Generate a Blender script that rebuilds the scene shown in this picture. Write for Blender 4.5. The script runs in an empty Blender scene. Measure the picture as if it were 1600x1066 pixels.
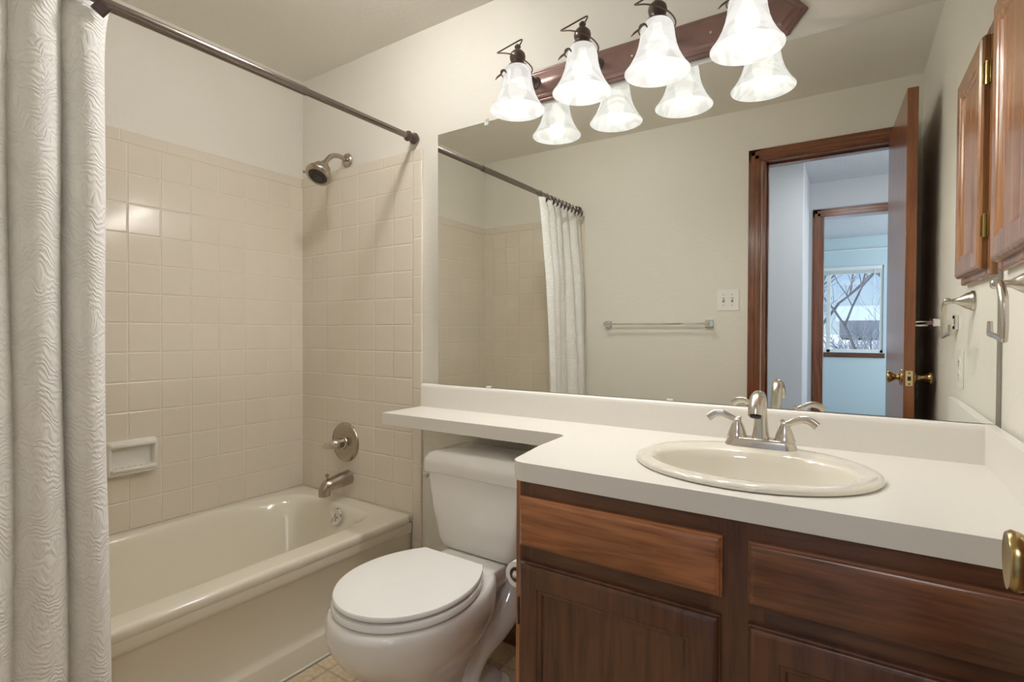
import bpy, bmesh, math, random
from mathutils import Vector, Matrix, Euler
from mathutils.geometry import tessellate_polygon
C = bpy.context.scene
COL = C.collection
PI = math.pi

# ------------------------------------------------------------------ camera
YAW, PITCH, ROLL = 0.59253, -0.01221, 0.0045
cam = bpy.data.objects.new('camera', bpy.data.cameras.new('camera')); COL.objects.link(cam)
F = Vector((-math.sin(YAW)*math.cos(PITCH), math.cos(YAW)*math.cos(PITCH), math.sin(PITCH)))
R0 = F.cross(Vector((0, 0, 1))).normalized(); U0 = R0.cross(F)
R1 = R0*math.cos(ROLL) + U0*math.sin(ROLL); U1 = -R0*math.sin(ROLL) + U0*math.cos(ROLL)
mw = Matrix((R1, U1, -F)).transposed().to_4x4(); mw.translation = Vector((2.2618, -1.5494, 1.1031))
cam.matrix_world = mw
cam.data.sensor_width = 36; cam.data.lens = 824.95/1600*36; cam.data.clip_start = 0.02
C.camera = cam

# ------------------------------------------------------------------ world, exposure
w = bpy.data.worlds.new('world'); C.world = w; w.use_nodes = True
wn = w.node_tree.nodes; wl = w.node_tree.links
bgn = wn['Background']
tc = wn.new('ShaderNodeTexCoord'); sep = wn.new('ShaderNodeSeparateXYZ'); rmp = wn.new('ShaderNodeValToRGB')
wl.new(tc.outputs['Generated'], sep.inputs[0]); wl.new(sep.outputs[2], rmp.inputs[0]); wl.new(rmp.outputs[0], bgn.inputs[0])
rmp.color_ramp.elements[0].position = 0.0; rmp.color_ramp.elements[0].color = (0.62, 0.80, 1.0, 1)
rmp.color_ramp.elements[1].position = 0.22; rmp.color_ramp.elements[1].color = (0.20, 0.46, 0.90, 1)
bgn.inputs[1].default_value = 0.75
C.view_settings.view_transform = 'Standard'; C.view_settings.look = 'None'
C.view_settings.exposure = 0.54; C.view_settings.gamma = 1.0
C.view_settings.use_curve_mapping = False
C.cycles.max_bounces = 10; C.cycles.diffuse_bounces = 6; C.cycles.glossy_bounces = 6
C.cycles.transmission_bounces = 6; C.cycles.transparent_max_bounces = 12
C.cycles.sample_clamp_indirect = 6; C.cycles.caustics_reflective = True; C.cycles.caustics_refractive = False
C.cycles.use_denoising = True

def light(name, kind, loc, power, color=(1, 1, 1), size=0.1, rot=(0, 0, 0), size_y=None):
    d = bpy.data.lights.new(name, kind); d.energy = power; d.color = color
    if kind == 'AREA':
        d.shape = 'RECTANGLE'; d.size = size; d.size_y = size_y or size
    elif kind == 'SUN': d.angle = size
    else: d.shadow_soft_size = size
    o = bpy.data.objects.new(name, d); COL.objects.link(o); o.location = loc; o.rotation_euler = rot
    return o
LAMP_POWER = 3.9
LAMP_COL = (1.0, 0.965, 0.91)
sun = light('sun', 'SUN', (0, 0, 5), 4.0, (1, .96, .9), 0.01, (math.radians(50), 0, math.radians(-50)))
light('bedroom_daylight_fill', 'AREA', (4.12, -5.3, 1.5), 40, (.80, .90, 1.0), 1.4, (0, math.radians(90), 0), 1.8)  # added area light brightening the bedroom; this side wall has no window
light('hall_daylight_fill', 'AREA', (3.35, -2.3, 1.5), 10, (.93, .95, 1.0), .9, (0, math.radians(90), 0), 1.4)  # added fill standing in for daylight from the hall, no opening modelled
light('hall_ceiling_fill', 'AREA', (2.25, -2.15, 2.29), 6, (.90, .94, 1.0), .35, (0, 0, 0), .35)  # unseen fill added above the doorway head; no lamp is modelled here
CEIL_FILL = 90      # emission of the added ceiling fill dome, built below

# ------------------------------------------------------------------ vanity wall frame (drywall runs 0.7 deg off the tile wall)
VA = 0.0129; PX = 0.79
def V(x, y, z):
    dx = x-PX
    return (PX + dx*math.cos(VA) - y*math.sin(VA), dx*math.sin(VA) + y*math.cos(VA), z)

# ------------------------------------------------------------------ materials
def new_mat(name):
    m = bpy.data.materials.new(name); m.use_nodes = True
    return m, m.node_tree.nodes, m.node_tree.links, m.node_tree.nodes['Principled BSDF']
def N(n, t, **k):
    x = n.new(t)
    for a, b in k.items(): setattr(x, a, b)
    return x
def simple(name, col, rough=.5, metal=0, noise=0, nscale=20, bump=0, bscale=80, coat=0, spec=None, aniso=0):
    m, n, l, b = new_mat(name)
    b.inputs['Roughness'].default_value = rough; b.inputs['Metallic'].default_value = metal
    if coat: b.inputs['Coat Weight'].default_value = coat; b.inputs['Coat Roughness'].default_value = .08
    if spec is not None: b.inputs['Specular IOR Level'].default_value = spec
    t = N(n, 'ShaderNodeTexCoord'); nz = N(n, 'ShaderNodeTexNoise'); nz.inputs['Scale'].default_value = nscale
    nz.inputs['Detail'].default_value = 3
    l.new(t.outputs['Object'], nz.inputs['Vector'])
    mx = N(n, 'ShaderNodeMix', data_type='RGBA'); mx.inputs[6].default_value = (*[c*(1-noise) for c in col], 1)
    mx.inputs[7].default_value = (*[min(1, c*(1+noise)) for c in col], 1)
    l.new(nz.outputs[0], mx.inputs[0]); l.new(mx.outputs[2], b.inputs['Base Color'])
    if bump:
        n2 = N(n, 'ShaderNodeTexNoise'); n2.inputs['Scale'].default_value = bscale; n2.inputs['Detail'].default_value = 4
        l.new(t.outputs['Object'], n2.inputs['Vector'])
        bp = N(n, 'ShaderNodeBump'); bp.inputs['Strength'].default_value = 1; bp.inputs['Distance'].default_value = bump
        l.new(n2.outputs[0], bp.inputs['Height']); l.new(bp.outputs[0], b.inputs['Normal'])
    return m
def wood(name, dark, lite, axis='z', rough=.32, scale=1.0, coat=.35):
    m, n, l, b = new_mat(name)
    t = N(n, 'ShaderNodeTexCoord'); mp = N(n, 'ShaderNodeMapping')
    s = {'x': (1.2, 14, 14), 'y': (14, 1.2, 14), 'z': (14, 14, 1.2)}[axis]
    mp.inputs['Scale'].default_value = [v*scale for v in s]
    l.new(t.outputs['Object'], mp.inputs[0])
    n1 = N(n, 'ShaderNodeTexNoise'); n1.inputs['Scale'].default_value = 1.6; n1.inputs['Detail'].default_value = 5
    n1.inputs['Distortion'].default_value = 2.4
    l.new(mp.outputs[0], n1.inputs['Vector'])
    mp2 = N(n, 'ShaderNodeMapping'); mp2.inputs['Scale'].default_value = [v*scale*6 if v > 2 else v*4 for v in s]
    l.new(t.outputs['Object'], mp2.inputs[0])
    n2 = N(n, 'ShaderNodeTexNoise'); n2.inputs['Scale'].default_value = 2.5; n2.inputs['Detail'].default_value = 6
    l.new(mp2.outputs[0], n2.inputs['Vector'])
    n3 = N(n, 'ShaderNodeTexNoise'); n3.inputs['Scale'].default_value = 7; l.new(t.outputs['Object'], n3.inputs['Vector'])
    ad = N(n, 'ShaderNodeMath', operation='MULTIPLY_ADD'); ad.inputs[1].default_value = .38
    l.new(n2.outputs[0], ad.inputs[0]); l.new(n1.outputs[0], ad.inputs[2])
    ad2 = N(n, 'ShaderNodeMath', operation='MULTIPLY_ADD'); ad2.inputs[1].default_value = .35
    l.new(n3.outputs[0], ad2.inputs[0]); l.new(ad.outputs[0], ad2.inputs[2])
    r = N(n, 'ShaderNodeValToRGB'); r.color_ramp.elements[0].position = .62; r.color_ramp.elements[1].position = 1.15
    r.color_ramp.elements[0].color = (*dark, 1); r.color_ramp.elements[1].position = 1.0; r.color_ramp.elements[1].color = (*lite, 1)
    l.new(ad2.outputs[0], r.inputs[0]); l.new(r.outputs[0], b.inputs['Base Color'])
    b.inputs['Roughness'].default_value = rough
    b.inputs['Coat Weight'].default_value = coat; b.inputs['Coat Roughness'].default_value = .18
    bp = N(n, 'ShaderNodeBump'); bp.inputs['Distance'].default_value = .0004
    l.new(n2.outputs[0], bp.inputs['Height']); l.new(bp.outputs[0], b.inputs['Normal'])
    return m
def tiles(name, ax, u0, v0, su=.11, sv=.11, col=(.66, .56, .44), grout=(.81, .77, .68), one=False):
    # ax: which object axis runs along the wall (0 = x, 1 = y); z is up
    m, n, l, b = new_mat(name)
    t = N(n, 'ShaderNodeTexCoord'); sp = N(n, 'ShaderNodeSeparateXYZ'); l.new(t.outputs['Object'], sp.inputs[0])
    def cell(sock, off, size):
        a = N(n, 'ShaderNodeMath', operation='SUBTRACT'); l.new(sock, a.inputs[0]); a.inputs[1].default_value = off
        d = N(n, 'ShaderNodeMath', operation='DIVIDE'); l.new(a.outputs[0], d.inputs[0]); d.inputs[1].default_value = size
        fl = N(n, 'ShaderNodeMath', operation='FLOOR'); l.new(d.outputs[0], fl.inputs[0])
        fr = N(n, 'ShaderNodeMath', operation='SUBTRACT'); l.new(d.outputs[0], fr.inputs[0]); l.new(fl.outputs[0], fr.inputs[1])
        h = N(n, 'ShaderNodeMath', operation='SUBTRACT'); l.new(fr.outputs[0], h.inputs[0]); h.inputs[1].default_value = .5
        ab = N(n, 'ShaderNodeMath', operation='ABSOLUTE'); l.new(h.outputs[0], ab.inputs[0])
        ed = N(n, 'ShaderNodeMath', operation='MULTIPLY_ADD'); l.new(ab.outputs[0], ed.inputs[0])
        ed.inputs[1].default_value = -size; ed.inputs[2].default_value = size/2     # metres to the joint
        return fl, ed
    fu, eu = cell(sp.outputs[ax], u0, su); fv, ev = cell(sp.outputs[2], v0, sv)
    mn = N(n, 'ShaderNodeMath', operation='MINIMUM'); l.new(eu.outputs[0], mn.inputs[0]); l.new(ev.outputs[0], mn.inputs[1])
    mr = N(n, 'ShaderNodeMapRange', interpolation_type='SMOOTHSTEP'); l.new(mn.outputs[0], mr.inputs[0])
    mr.inputs[1].default_value = .0004; mr.inputs[2].default_value = .0016
    mh = N(n, 'ShaderNodeMapRange', interpolation_type='SMOOTHSTEP'); l.new(mn.outputs[0], mh.inputs[0])
    mh.inputs[1].default_value = .0; mh.inputs[2].default_value = .005
    cv = N(n, 'ShaderNodeCombineXYZ'); l.new(fu.outputs[0], cv.inputs[0]); l.new(fv.outputs[0], cv.inputs[1])
    wn_ = N(n, 'ShaderNodeTexWhiteNoise', noise_dimensions='3D'); l.new(cv.outputs[0], wn_.inputs[0])
    hs = N(n, 'ShaderNodeMix', data_type='RGBA'); hs.inputs[6].default_value = (*[c*.985 for c in col], 1)
    hs.inputs[7].default_value = (*[c*1.012 for c in col], 1); l.new(wn_.outputs[0], hs.inputs[0])
    mx = N(n, 'ShaderNodeMix', data_type='RGBA'); mx.inputs[6].default_value = (*grout, 1)
    l.new(mr.outputs[0], mx.inputs[0]); l.new(hs.outputs[2], mx.inputs[7]); l.new(mx.outputs[2], b.inputs['Base Color'])
    rr = N(n, 'ShaderNodeMapRange'); l.new(mr.outputs[0], rr.inputs[0]); rr.inputs[3].default_value = .6; rr.inputs[4].default_value = .15
    l.new(rr.outputs[0], b.inputs['Roughness'])
    # slightly wavy glaze: one height field offset per tile
    nv = N(n, 'ShaderNodeVectorMath', operation='ADD'); l.new(t.outputs['Object'], nv.inputs[0]); l.new(wn_.outputs[1], nv.inputs[1])
    nz = N(n, 'ShaderNodeTexNoise'); nz.inputs['Scale'].default_value = 9; nz.inputs['Detail'].default_value = 1.5; l.new(nv.outputs[0], nz.inputs['Vector'])
    a0 = N(n, 'ShaderNodeMath', operation='MULTIPLY_ADD'); l.new(nz.outputs[0], a0.inputs[0]); a0.inputs[1].default_value = .9; a0.inputs[2].default_value = .6
    a1 = N(n, 'ShaderNodeMath', operation='MULTIPLY'); l.new(a0.outputs[0], a1.inputs[0]); l.new(mh.outputs[0], a1.inputs[1])
    bp = N(n, 'ShaderNodeBump'); bp.inputs['Distance'].default_value = .0016; bp.inputs['Strength'].default_value = .9
    l.new(a1.outputs[0], bp.inputs['Height']); l.new(bp.outputs[0], b.inputs['Normal'])
    return m
M = {}
PAINT = (.79, .765, .695)
M['paint'] = simple('bathroom_paint', PAINT, .55, bump=.0012, bscale=55, noise=.01)
M['ceil'] = simple('ceiling_paint', (.86, .835, .775), .7, bump=.0012, bscale=60, noise=.01)
M['hallpaint'] = simple('hall_paint', (.60, .60, .605), .7, bump=.001, bscale=60, noise=.01)
M['popcorn'] = simple('sprayed_ceiling', (.62, .63, .66), .9, bump=.012, bscale=90, noise=.08, nscale=90)
M['bedpaint'] = simple('bedroom_paint', (.58, .69, .74), .7, bump=.001, bscale=60, noise=.01)
TCOL = (.765, .70, .60)
M['tile_left'] = tiles('wall_tile_left', 1, -.0655, .480, col=TCOL)
M['tile_back'] = tiles('wall_tile_back', 0, .0709, .480, col=TCOL)
M['tile_front'] = tiles('wall_tile_front', 0, .0709, .480, col=TCOL)
M['bull_y'] = tiles('bullnose_left', 1, -.139, 1.5, su=.1524, sv=.6, col=TCOL)
M['bull_x'] = tiles('bullnose_back', 0, .10, 1.5, su=.1524, sv=.6, col=TCOL)
M['bull_z'] = tiles('bullnose_side', 0, .5, .88, su=.6, sv=.1524, col=TCOL)
M['tub'] = simple('tub_enamel', (.80, .755, .64), .14, noise=.02, nscale=5, coat=.3)
M['porcelain'] = simple('toilet_china', (.83, .81, .77), .09, noise=.01, coat=.4)
M['seat'] = simple('toilet_plastic', (.90, .90, .88), .16, noise=.01)
M['ceramic'] = simple('soap_dish_ceramic', (.82, .80, .74), .12, noise=.02)
M['sink'] = simple('sink_china', (.80, .76, .67), .08, noise=.01, coat=.4)
M['laminate'] = simple('counter_laminate', (.81, .785, .73), .33, noise=.012, nscale=60)
M['nickel'] = simple('brushed_nickel', (.62, .58, .52), .26, 1, noise=.06, nscale=60)
M['nickel_warm'] = simple('aged_nickel', (.46, .405, .34), .27, 1, noise=.12, nscale=40)
M['chrome'] = simple('chrome', (.80, .80, .80), .06, 1, noise=.02)
M['bronze'] = simple('dark_bronze', (.13, .095, .085), .32, .65, noise=.25, nscale=25)
M['plate'] = simple('bronze_red_plate', (.23, .135, .115), .34, .35, noise=.3, nscale=14, coat=.3)
M['rod'] = simple('rod_pewter', (.23, .195, .175), .26, 1, noise=.12, nscale=30)
M['brass'] = simple('antique_brass', (.50, .37, .16), .24, 1, noise=.12, nscale=30)
M['brass_lt'] = simple('bright_brass', (.80, .66, .38), .28, 1, noise=.06, nscale=30)
M['black'] = simple('dark_void', (.02, .018, .016), .6)
M['nozzle'] = simple('shower_rubber', (.045, .04, .035), .5, bump=.002, bscale=300)
M['white_pl'] = simple('white_plastic', (.85, .84, .80), .3)
M['paper'] = simple('toilet_paper', (.86, .85, .83), .9, bump=.0006, bscale=200)
M['card'] = simple('cardboard_tube', (.30, .26, .22), .8)
M['snow'] = simple('snow', (.86, .90, .96), .9, bump=.05, bscale=2, noise=.06, nscale=1.2)
M['bark'] = simple('winter_bark', (.26, .22, .20), .9, noise=.3, nscale=10)
M['brush'] = simple('dry_brush', (.50, .46, .45), .95, noise=.5, nscale=3)
M['siding'] = simple('house_siding', (.42, .38, .36), .8, noise=.2, nscale=2)
M['frame_w'] = simple('window_vinyl', (.80, .82, .80), .4)
M['caulk'] = simple('grey_caulk', (.30, .29, .27), .6)
CAB_D, CAB_L = (.055, .019, .008), (.140, .052, .022)
M['cab'] = wood('cabinet_stain_upright', CAB_D, CAB_L, 'z')
M['cab_h'] = wood('cabinet_stain_level', CAB_D, CAB_L, 'x')
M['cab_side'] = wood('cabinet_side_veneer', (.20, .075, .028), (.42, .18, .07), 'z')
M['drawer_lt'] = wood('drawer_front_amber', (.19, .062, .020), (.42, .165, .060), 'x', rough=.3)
M['drawer_dk'] = wood('drawer_front_brown', (.075, .026, .012), (.22, .085, .038), 'x', rough=.3)
M['upper'] = wood('medicine_cabinet_stain', (.19, .078, .030), (.40, .19, .085), 'z', rough=.26)
M['doorwood'] = wood('door_slab_stain', (.15, .046, .016), (.26, .09, .032), 'z', rough=.3, coat=.5)
M['casing'] = wood('casing_stain', (.10, .028, .011), (.22, .075, .03), 'z', rough=.28)
M['casing_h'] = wood('casing_stain_level', (.10, .028, .011), (.22, .075, .03), 'x', rough=.28)
M['base'] = wood('baseboard_stain', (.07, .025, .014), (.16, .06, .03), 'x', rough=.35)
# mirror silver
m, n, l, b = new_mat('mirror_silver'); b.inputs['Metallic'].default_value = 1; b.inputs['Roughness'].default_value = 0.0
b.inputs['Base Color'].default_value = (.90, .915, .88, 1); M['mirror'] = m
M['mirror_edge'] = simple('mirror_glass_edge', (.10, .12, .11), .2)
# clear window glass / clip
m, n, l, b = new_mat('clear_glass'); b.inputs['Transmission Weight'].default_value = 1; b.inputs['Roughness'].default_value = 0
b.inputs['IOR'].default_value = 1.05; b.inputs['Base Color'].default_value = (.95, .98, 1, 1)
tr = N(n, 'ShaderNodeBsdfTransparent'); gl = N(n, 'ShaderNodeBsdfGlossy'); gl.inputs['Roughness'].default_value = 0
ms = N(n, 'ShaderNodeMixShader'); ms.inputs[0].default_value = .05
l.new(tr.outputs[0], ms.inputs[1]); l.new(gl.outputs[0], ms.inputs[2]); l.new(ms.outputs[0], n['Material Output'].inputs[0]); M['glass'] = m
M['clip'] = simple('clear_plastic', (.80, .80, .77), .15)
# bulbs
m, n, l, b = new_mat('bulb_glow'); b.inputs['Emission Color'].default_value = (1, .96, .88, 1); b.inputs['Emission Strength'].default_value = 9
M['bulb'] = m
# alabaster glass shade: lets lamp light through, veined
m, n, l, b = new_mat('alabaster_glass')
t = N(n, 'ShaderNodeTexCoord'); nz = N(n, 'ShaderNodeTexNoise'); nz.inputs['Scale'].default_value = 11; nz.inputs['Distortion'].default_value = 2.2; nz.inputs['Detail'].default_value = 4
l.new(t.outputs['Object'], nz.inputs['Vector'])
r = N(n, 'ShaderNodeValToRGB'); r.color_ramp.elements[0].position = .42; r.color_ramp.elements[0].color = (.84, .81, .75, 1)
r.color_ramp.elements[1].position = .54; r.color_ramp.elements[1].color = (1, .98, .93, 1); l.new(nz.outputs[0], r.inputs[0])
tl = N(n, 'ShaderNodeBsdfTranslucent'); tp = N(n, 'ShaderNodeBsdfTransparent'); df = N(n, 'ShaderNodeBsdfDiffuse'); gs = N(n, 'ShaderNodeBsdfGlossy')
gs.inputs['Roughness'].default_value = .2
for x in (tl, df):
    dk = N(n, 'ShaderNodeMix', data_type='RGBA'); dk.inputs[0].default_value = .035; dk.inputs[6].default_value = (0, 0, 0, 1)
    l.new(r.outputs[0], dk.inputs[7]); l.new(dk.outputs[2], x.inputs[0])
a = N(n, 'ShaderNodeMixShader'); a.inputs[0].default_value = .55; l.new(df.outputs[0], a.inputs[1]); l.new(tl.outputs[0], a.inputs[2])
a2 = N(n, 'ShaderNodeMixShader'); a2.inputs[0].default_value = .11; l.new(a.outputs[0], a2.inputs[1]); l.new(tp.outputs[0], a2.inputs[2])
a3 = N(n, 'ShaderNodeMixShader'); a3.inputs[0].default_value = .05; l.new(a2.outputs[0], a3.inputs[1]); l.new(gs.outputs[0], a3.inputs[2])
em = N(n, 'ShaderNodeEmission'); l.new(r.outputs[0], em.inputs[0]); em.inputs[1].default_value = .52
a4 = N(n, 'ShaderNodeAddShader'); l.new(a3.outputs[0], a4.inputs[0]); l.new(em.outputs[0], a4.inputs[1])
l.new(a4.outputs[0], n['Material Output'].inputs[0]); M['shade'] = m
# curtain cloth
m, n, l, b = new_mat('crinkled_white_cloth')
b.inputs['Roughness'].default_value = .85
t = N(n, 'ShaderNodeTexCoord'); nz = N(n, 'ShaderNodeTexNoise'); nz.inputs['Scale'].default_value = 7; nz.inputs['Detail'].default_value = 2
l.new(t.outputs['UV'], nz.inputs['Vector'])
vm = N(n, 'ShaderNodeVectorMath', operation='MULTIPLY_ADD'); l.new(nz.outputs[1], vm.inputs[0]); vm.inputs[1].default_value = (.16, .16, .16); l.new(t.outputs['UV'], vm.inputs[2])
wv = N(n, 'ShaderNodeTexWave', wave_type='BANDS', bands_direction='Y'); wv.inputs['Scale'].default_value = 24; wv.inputs['Distortion'].default_value = 6; wv.inputs['Detail'].default_value = 2.5; wv.inputs['Detail Scale'].default_value = 1.6
l.new(vm.outputs[0], wv.inputs['Vector'])
n2 = N(n, 'ShaderNodeTexNoise'); n2.inputs['Scale'].default_value = 60; l.new(t.outputs['UV'], n2.inputs['Vector'])
a1 = N(n, 'ShaderNodeMath', operation='MULTIPLY_ADD'); l.new(n2.outputs[0], a1.inputs[0]); a1.inputs[1].default_value = .5; l.new(wv.outputs[1], a1.inputs[2])
bp = N(n, 'ShaderNodeBump'); bp.inputs['Distance'].default_value = .0013; l.new(a1.outputs[0], bp.inputs['Height']); l.new(bp.outputs[0], b.inputs['Normal'])
b.inputs['Base Color'].default_value = (.92, .92, .90, 1); M['cloth'] = m
# sheet vinyl floor: small square pattern with mottling
m, n, l, b = new_mat('sheet_vinyl')
t = N(n, 'ShaderNodeTexCoord'); mp = N(n, 'ShaderNodeMapping'); mp.inputs['Scale'].default_value = (1, 1, 1); l.new(t.outputs['Object'], mp.inputs[0])
br = N(n, 'ShaderNodeTexBrick'); br.offset = 0; br.inputs['Scale'].default_value = 1; br.inputs['Brick Width'].default_value = .115; br.inputs['Row Height'].default_value = .115
br.inputs['Mortar Size'].default_value = .006; br.inputs['Mortar Smooth'].default_value = .4
br.inputs['Color1'].default_value = (.60, .47, .31, 1); br.inputs['Color2'].default_value = (.66, .55, .39, 1); br.inputs['Mortar'].default_value = (.47, .36, .24, 1)
l.new(mp.outputs[0], br.inputs['Vector'])
nz = N(n, 'ShaderNodeTexNoise'); nz.inputs['Scale'].default_value = 60; nz.inputs['Detail'].default_value = 5; l.new(t.outputs['Object'], nz.inputs['Vector'])
mx = N(n, 'ShaderNodeMix', data_type='RGBA', blend_type='OVERLAY'); mx.inputs[0].default_value = .5; l.new(br.outputs[0], mx.inputs[6]); l.new(nz.outputs[0], mx.inputs[7])
l.new(mx.outputs[2], b.inputs['Base Color']); b.inputs['Roughness'].default_value = .3; M['vinyl'] = m
M['carpet'] = simple('carpet', (.40, .38, .35), .95, bump=.004, bscale=300)

# ------------------------------------------------------------------ mesh helpers
def tag(o, label=None, cat=None, group=None, kind=None):
    if label: o['label'] = label
    if cat: o['category'] = cat
    if group: o['group'] = group
    if kind: o['kind'] = kind
    return o
def thing(name, label, cat, loc=(0, 0, 0), rotz=0, group=None):
    o = bpy.data.objects.new(name, None); COL.objects.link(o)
    o.location = loc; o.rotation_euler = (0, 0, rotz); o.empty_display_size = .05
    return tag(o, label, cat, group)
def build(name, bm, mat, parent=None, loc=None, rotz=0, smooth=35, bevel=0, bseg=2, sub=0, solid=0):
    me = bpy.data.meshes.new(name)
    bmesh.ops.recalc_face_normals(bm, faces=bm.faces[:])
    bm.to_mesh(me); bm.free()
    for mm in (mat if isinstance(mat, (list, tuple)) else [mat]): me.materials.append(mm)
    me.shade_smooth(); me.set_sharp_from_angle(angle=math.radians(smooth))
    o = bpy.data.objects.new(name, me); COL.objects.link(o)
    if parent: o.parent = parent
    if loc: o.location = loc
    if rotz: o.rotation_euler = (0, 0, rotz)
    if solid:
        s = o.modifiers.new('solid', 'SOLIDIFY'); s.thickness = solid; s.offset = 0
    if sub:
        s = o.modifiers.new('sub', 'SUBSURF'); s.levels = s.render_levels = sub
    if bevel:
        s = o.modifiers.new('bev', 'BEVEL'); s.width = bevel; s.segments = bseg; s.limit_method = 'ANGLE'; s.angle_limit = math.radians(40)
        s.harden_normals = False
    return o
def B(): return bmesh.new()
def box(bm, x0, x1, y0, y1, z0, z1, mi=0, f=None):
    vs = [bm.verts.new((f or (lambda *a: a))(x, y, z)) for x in (x0, x1) for y in (y0, y1) for z in (z0, z1)]
    for q in ((0, 1, 3, 2), (4, 6, 7, 5), (0, 4, 5, 1), (2, 3, 7, 6), (0, 2, 6, 4), (1, 5, 7, 3)):
        fc = bm.faces.new([vs[i] for i in q]); fc.material_index = mi
    return bm
def loft(bm, rings, close=True, cap0=True, cap1=True, mi=0):
    vr = [[bm.verts.new(p) for p in r] for r in rings]
    n_ = len(rings[0])
    for a, b_ in zip(vr[:-1], vr[1:]):
        for i in range(n_ if close else n_-1):
            j = (i+1) % n_
            fc = bm.faces.new((a[i], a[j], b_[j], b_[i])); fc.material_index = mi
    if cap0: bm.faces.new(list(reversed(vr[0]))).material_index = mi
    if cap1: bm.faces.new(vr[-1]).material_index = mi
    return vr
def frame_axes(d):
    d = Vector(d).normalized(); u = d.cross(Vector((0, 0, 1)))
    if u.length < 1e-3: u = Vector((1, 0, 0))
    u.normalize(); return d, u, d.cross(u).normalized()
def lathe(bm, prof, org=(0, 0, 0), axis=(0, 0, 1), seg=32, cap0=True, cap1=True, mi=0):
    # prof: (radius, distance along axis)
    d, u, v = frame_axes(axis); o = Vector(org)
    rings = [[o + d*h + (u*math.cos(2*PI*i/seg) + v*math.sin(2*PI*i/seg))*max(r_, 1e-5) for i in range(seg)] for r_, h in prof]
    loft(bm, rings, True, cap0, cap1, mi); return bm
def spline(pts, k=8):
    P = [Vector(p) for p in pts]; out = []
    for i in range(len(P)-1):
        p0 = P[max(i-1, 0)]; p1 = P[i]; p2 = P[i+1]; p3 = P[min(i+2, len(P)-1)]
        for j in range(k):
            t_ = j/k
            out.append(.5*((2*p1) + (-p0+p2)*t_ + (2*p0-5*p1+4*p2-p3)*t_*t_ + (-p0+3*p1-3*p2+p3)*t_**3))
    out.append(P[-1]); return out
def tube(bm, pts, r, seg=12, k=8, up=None, flat=1.0, cap=True, mi=0):
    # r: number or list per control point; flat: second radius factor
    n0 = len(pts); path = spline(pts, k) if k > 1 else [Vector(p) for p in pts]
    rs = [r]*n0 if not isinstance(r, (list, tuple)) else list(r)
    fs = [flat]*n0 if not isinstance(flat, (list, tuple)) else list(flat)
    rings = []; u = None
    for i, p_ in enumerate(path):
        d = (path[min(i+1, len(path)-1)] - path[max(i-1, 0)]).normalized()
        if u is None:
            u = d.cross(Vector(up) if up else Vector((0, 0, 1)))
            if u.length < 1e-3: u = d.cross(Vector((1, 0, 0)))
            u.normalize()
        else:
            u = (u - d*u.dot(d)).normalized()
        v = d.cross(u).normalized()
        q = i/(len(path)-1)*(n0-1); a_ = min(int(q), n0-2); f_ = q-a_
        rr = rs[a_]*(1-f_) + rs[a_+1]*f_; ff = fs[a_]*(1-f_) + fs[a_+1]*f_
        rings.append([p_ + u*math.cos(2*PI*j/seg)*rr + v*math.sin(2*PI*j/seg)*rr*ff for j in range(seg)])
    loft(bm, rings, True, cap, cap, mi); return bm
def rrect(x0, x1, y0, y1, r, k=5):
    pts = []
    for cx, cy, a0 in ((x1-r, y1-r, 0), (x0+r, y1-r, 90), (x0+r, y0+r, 180), (x1-r, y0+r, 270)):
        for i in range(k+1):
            a_ = math.radians(a0 + 90*i/k); pts.append((cx+r*math.cos(a_), cy+r*math.sin(a_)))
    return pts
def prism(bm, loop, z0, z1, holes=(), mi=0, f=None):
    # polygon with holes extruded in z
    f = f or (lambda *a: a)
    loops = [list(loop)] + [list(h) for h in holes]
    flat = [p for L_ in loops for p in L_]
    tris = tessellate_polygon([[Vector((x, y, 0)) for x, y in L_] for L_ in loops])
    bot = [bm.verts.new(f(x, y, z0)) for x, y in flat]; top = [bm.verts.new(f(x, y, z1)) for x, y in flat]
    for t_ in tris:
        bm.faces.new([top[i] for i in t_]).material_index = mi
        bm.faces.new([bot[i] for i in reversed(t_)]).material_index = mi
    s = 0
    for L_ in loops:
        for i in range(len(L_)):
            j = (i+1) % len(L_)
            bm.faces.new((bot[s+i], bot[s+j], top[s+j], top[s+i])).material_index = mi
        s += len(L_)
    return bm
def struct(name, bm, mat, parent=None, **k):
    o = build(name, bm, mat, parent, **k)
    if not parent: o['kind'] = 'structure'
    return o

# ------------------------------------------------------------------ shell
D = 1.565; W = 2.508; H = 2.313; TF = .006   # tile faces stand TF proud of the painted drywall
struct('floor', box(B(), -.1, 2.62, -1.9, .12, -.05, 0), M['vinyl'])
struct('ceiling', box(B(), -.1, 2.62, -1.69, .12, H, H+.08), M['ceil'])
wl_ = struct('wall_left', box(B(), -.11, -TF, -1.69, .12, 0, H), M['paint'])
bm = B(); box(bm, -TF, 0, -D-.0, 0, .36, 1.80)
struct('tile_panel', bm, M['tile_left'], wl_)
struct('bullnose_tile', box(B(), -TF, 0.001, -D, 0, 1.80, 1.846), M['bull_y'], wl_, bevel=.003)
wb = B()
e1 = V(2.7, .0, 0)
prism(wb, [(-TF, TF), (.79, TF), (e1[0], e1[1]), (2.7, .13), (-TF, .13)], 0, H)
wb_ = struct('wall_back', wb, M['paint'])
bm = B(); box(bm, 0, .735, 0, TF, .34, 1.80)
struct('tile_panel', bm, M['tile_back'], wb_)
struct('bullnose_tile', box(B(), 0, .735, -.001, TF, 1.80, 1.846), M['bull_x'], wb_, bevel=.003)
struct('bullnose_tile', box(B(), .735, .784, -.001, TF, 0, 1.846), M['bull_z'], wb_, bevel=.003)
struct('wall_right', box(B(), W, W+.11, -1.69, .13, 0, H), M['paint'])
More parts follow.
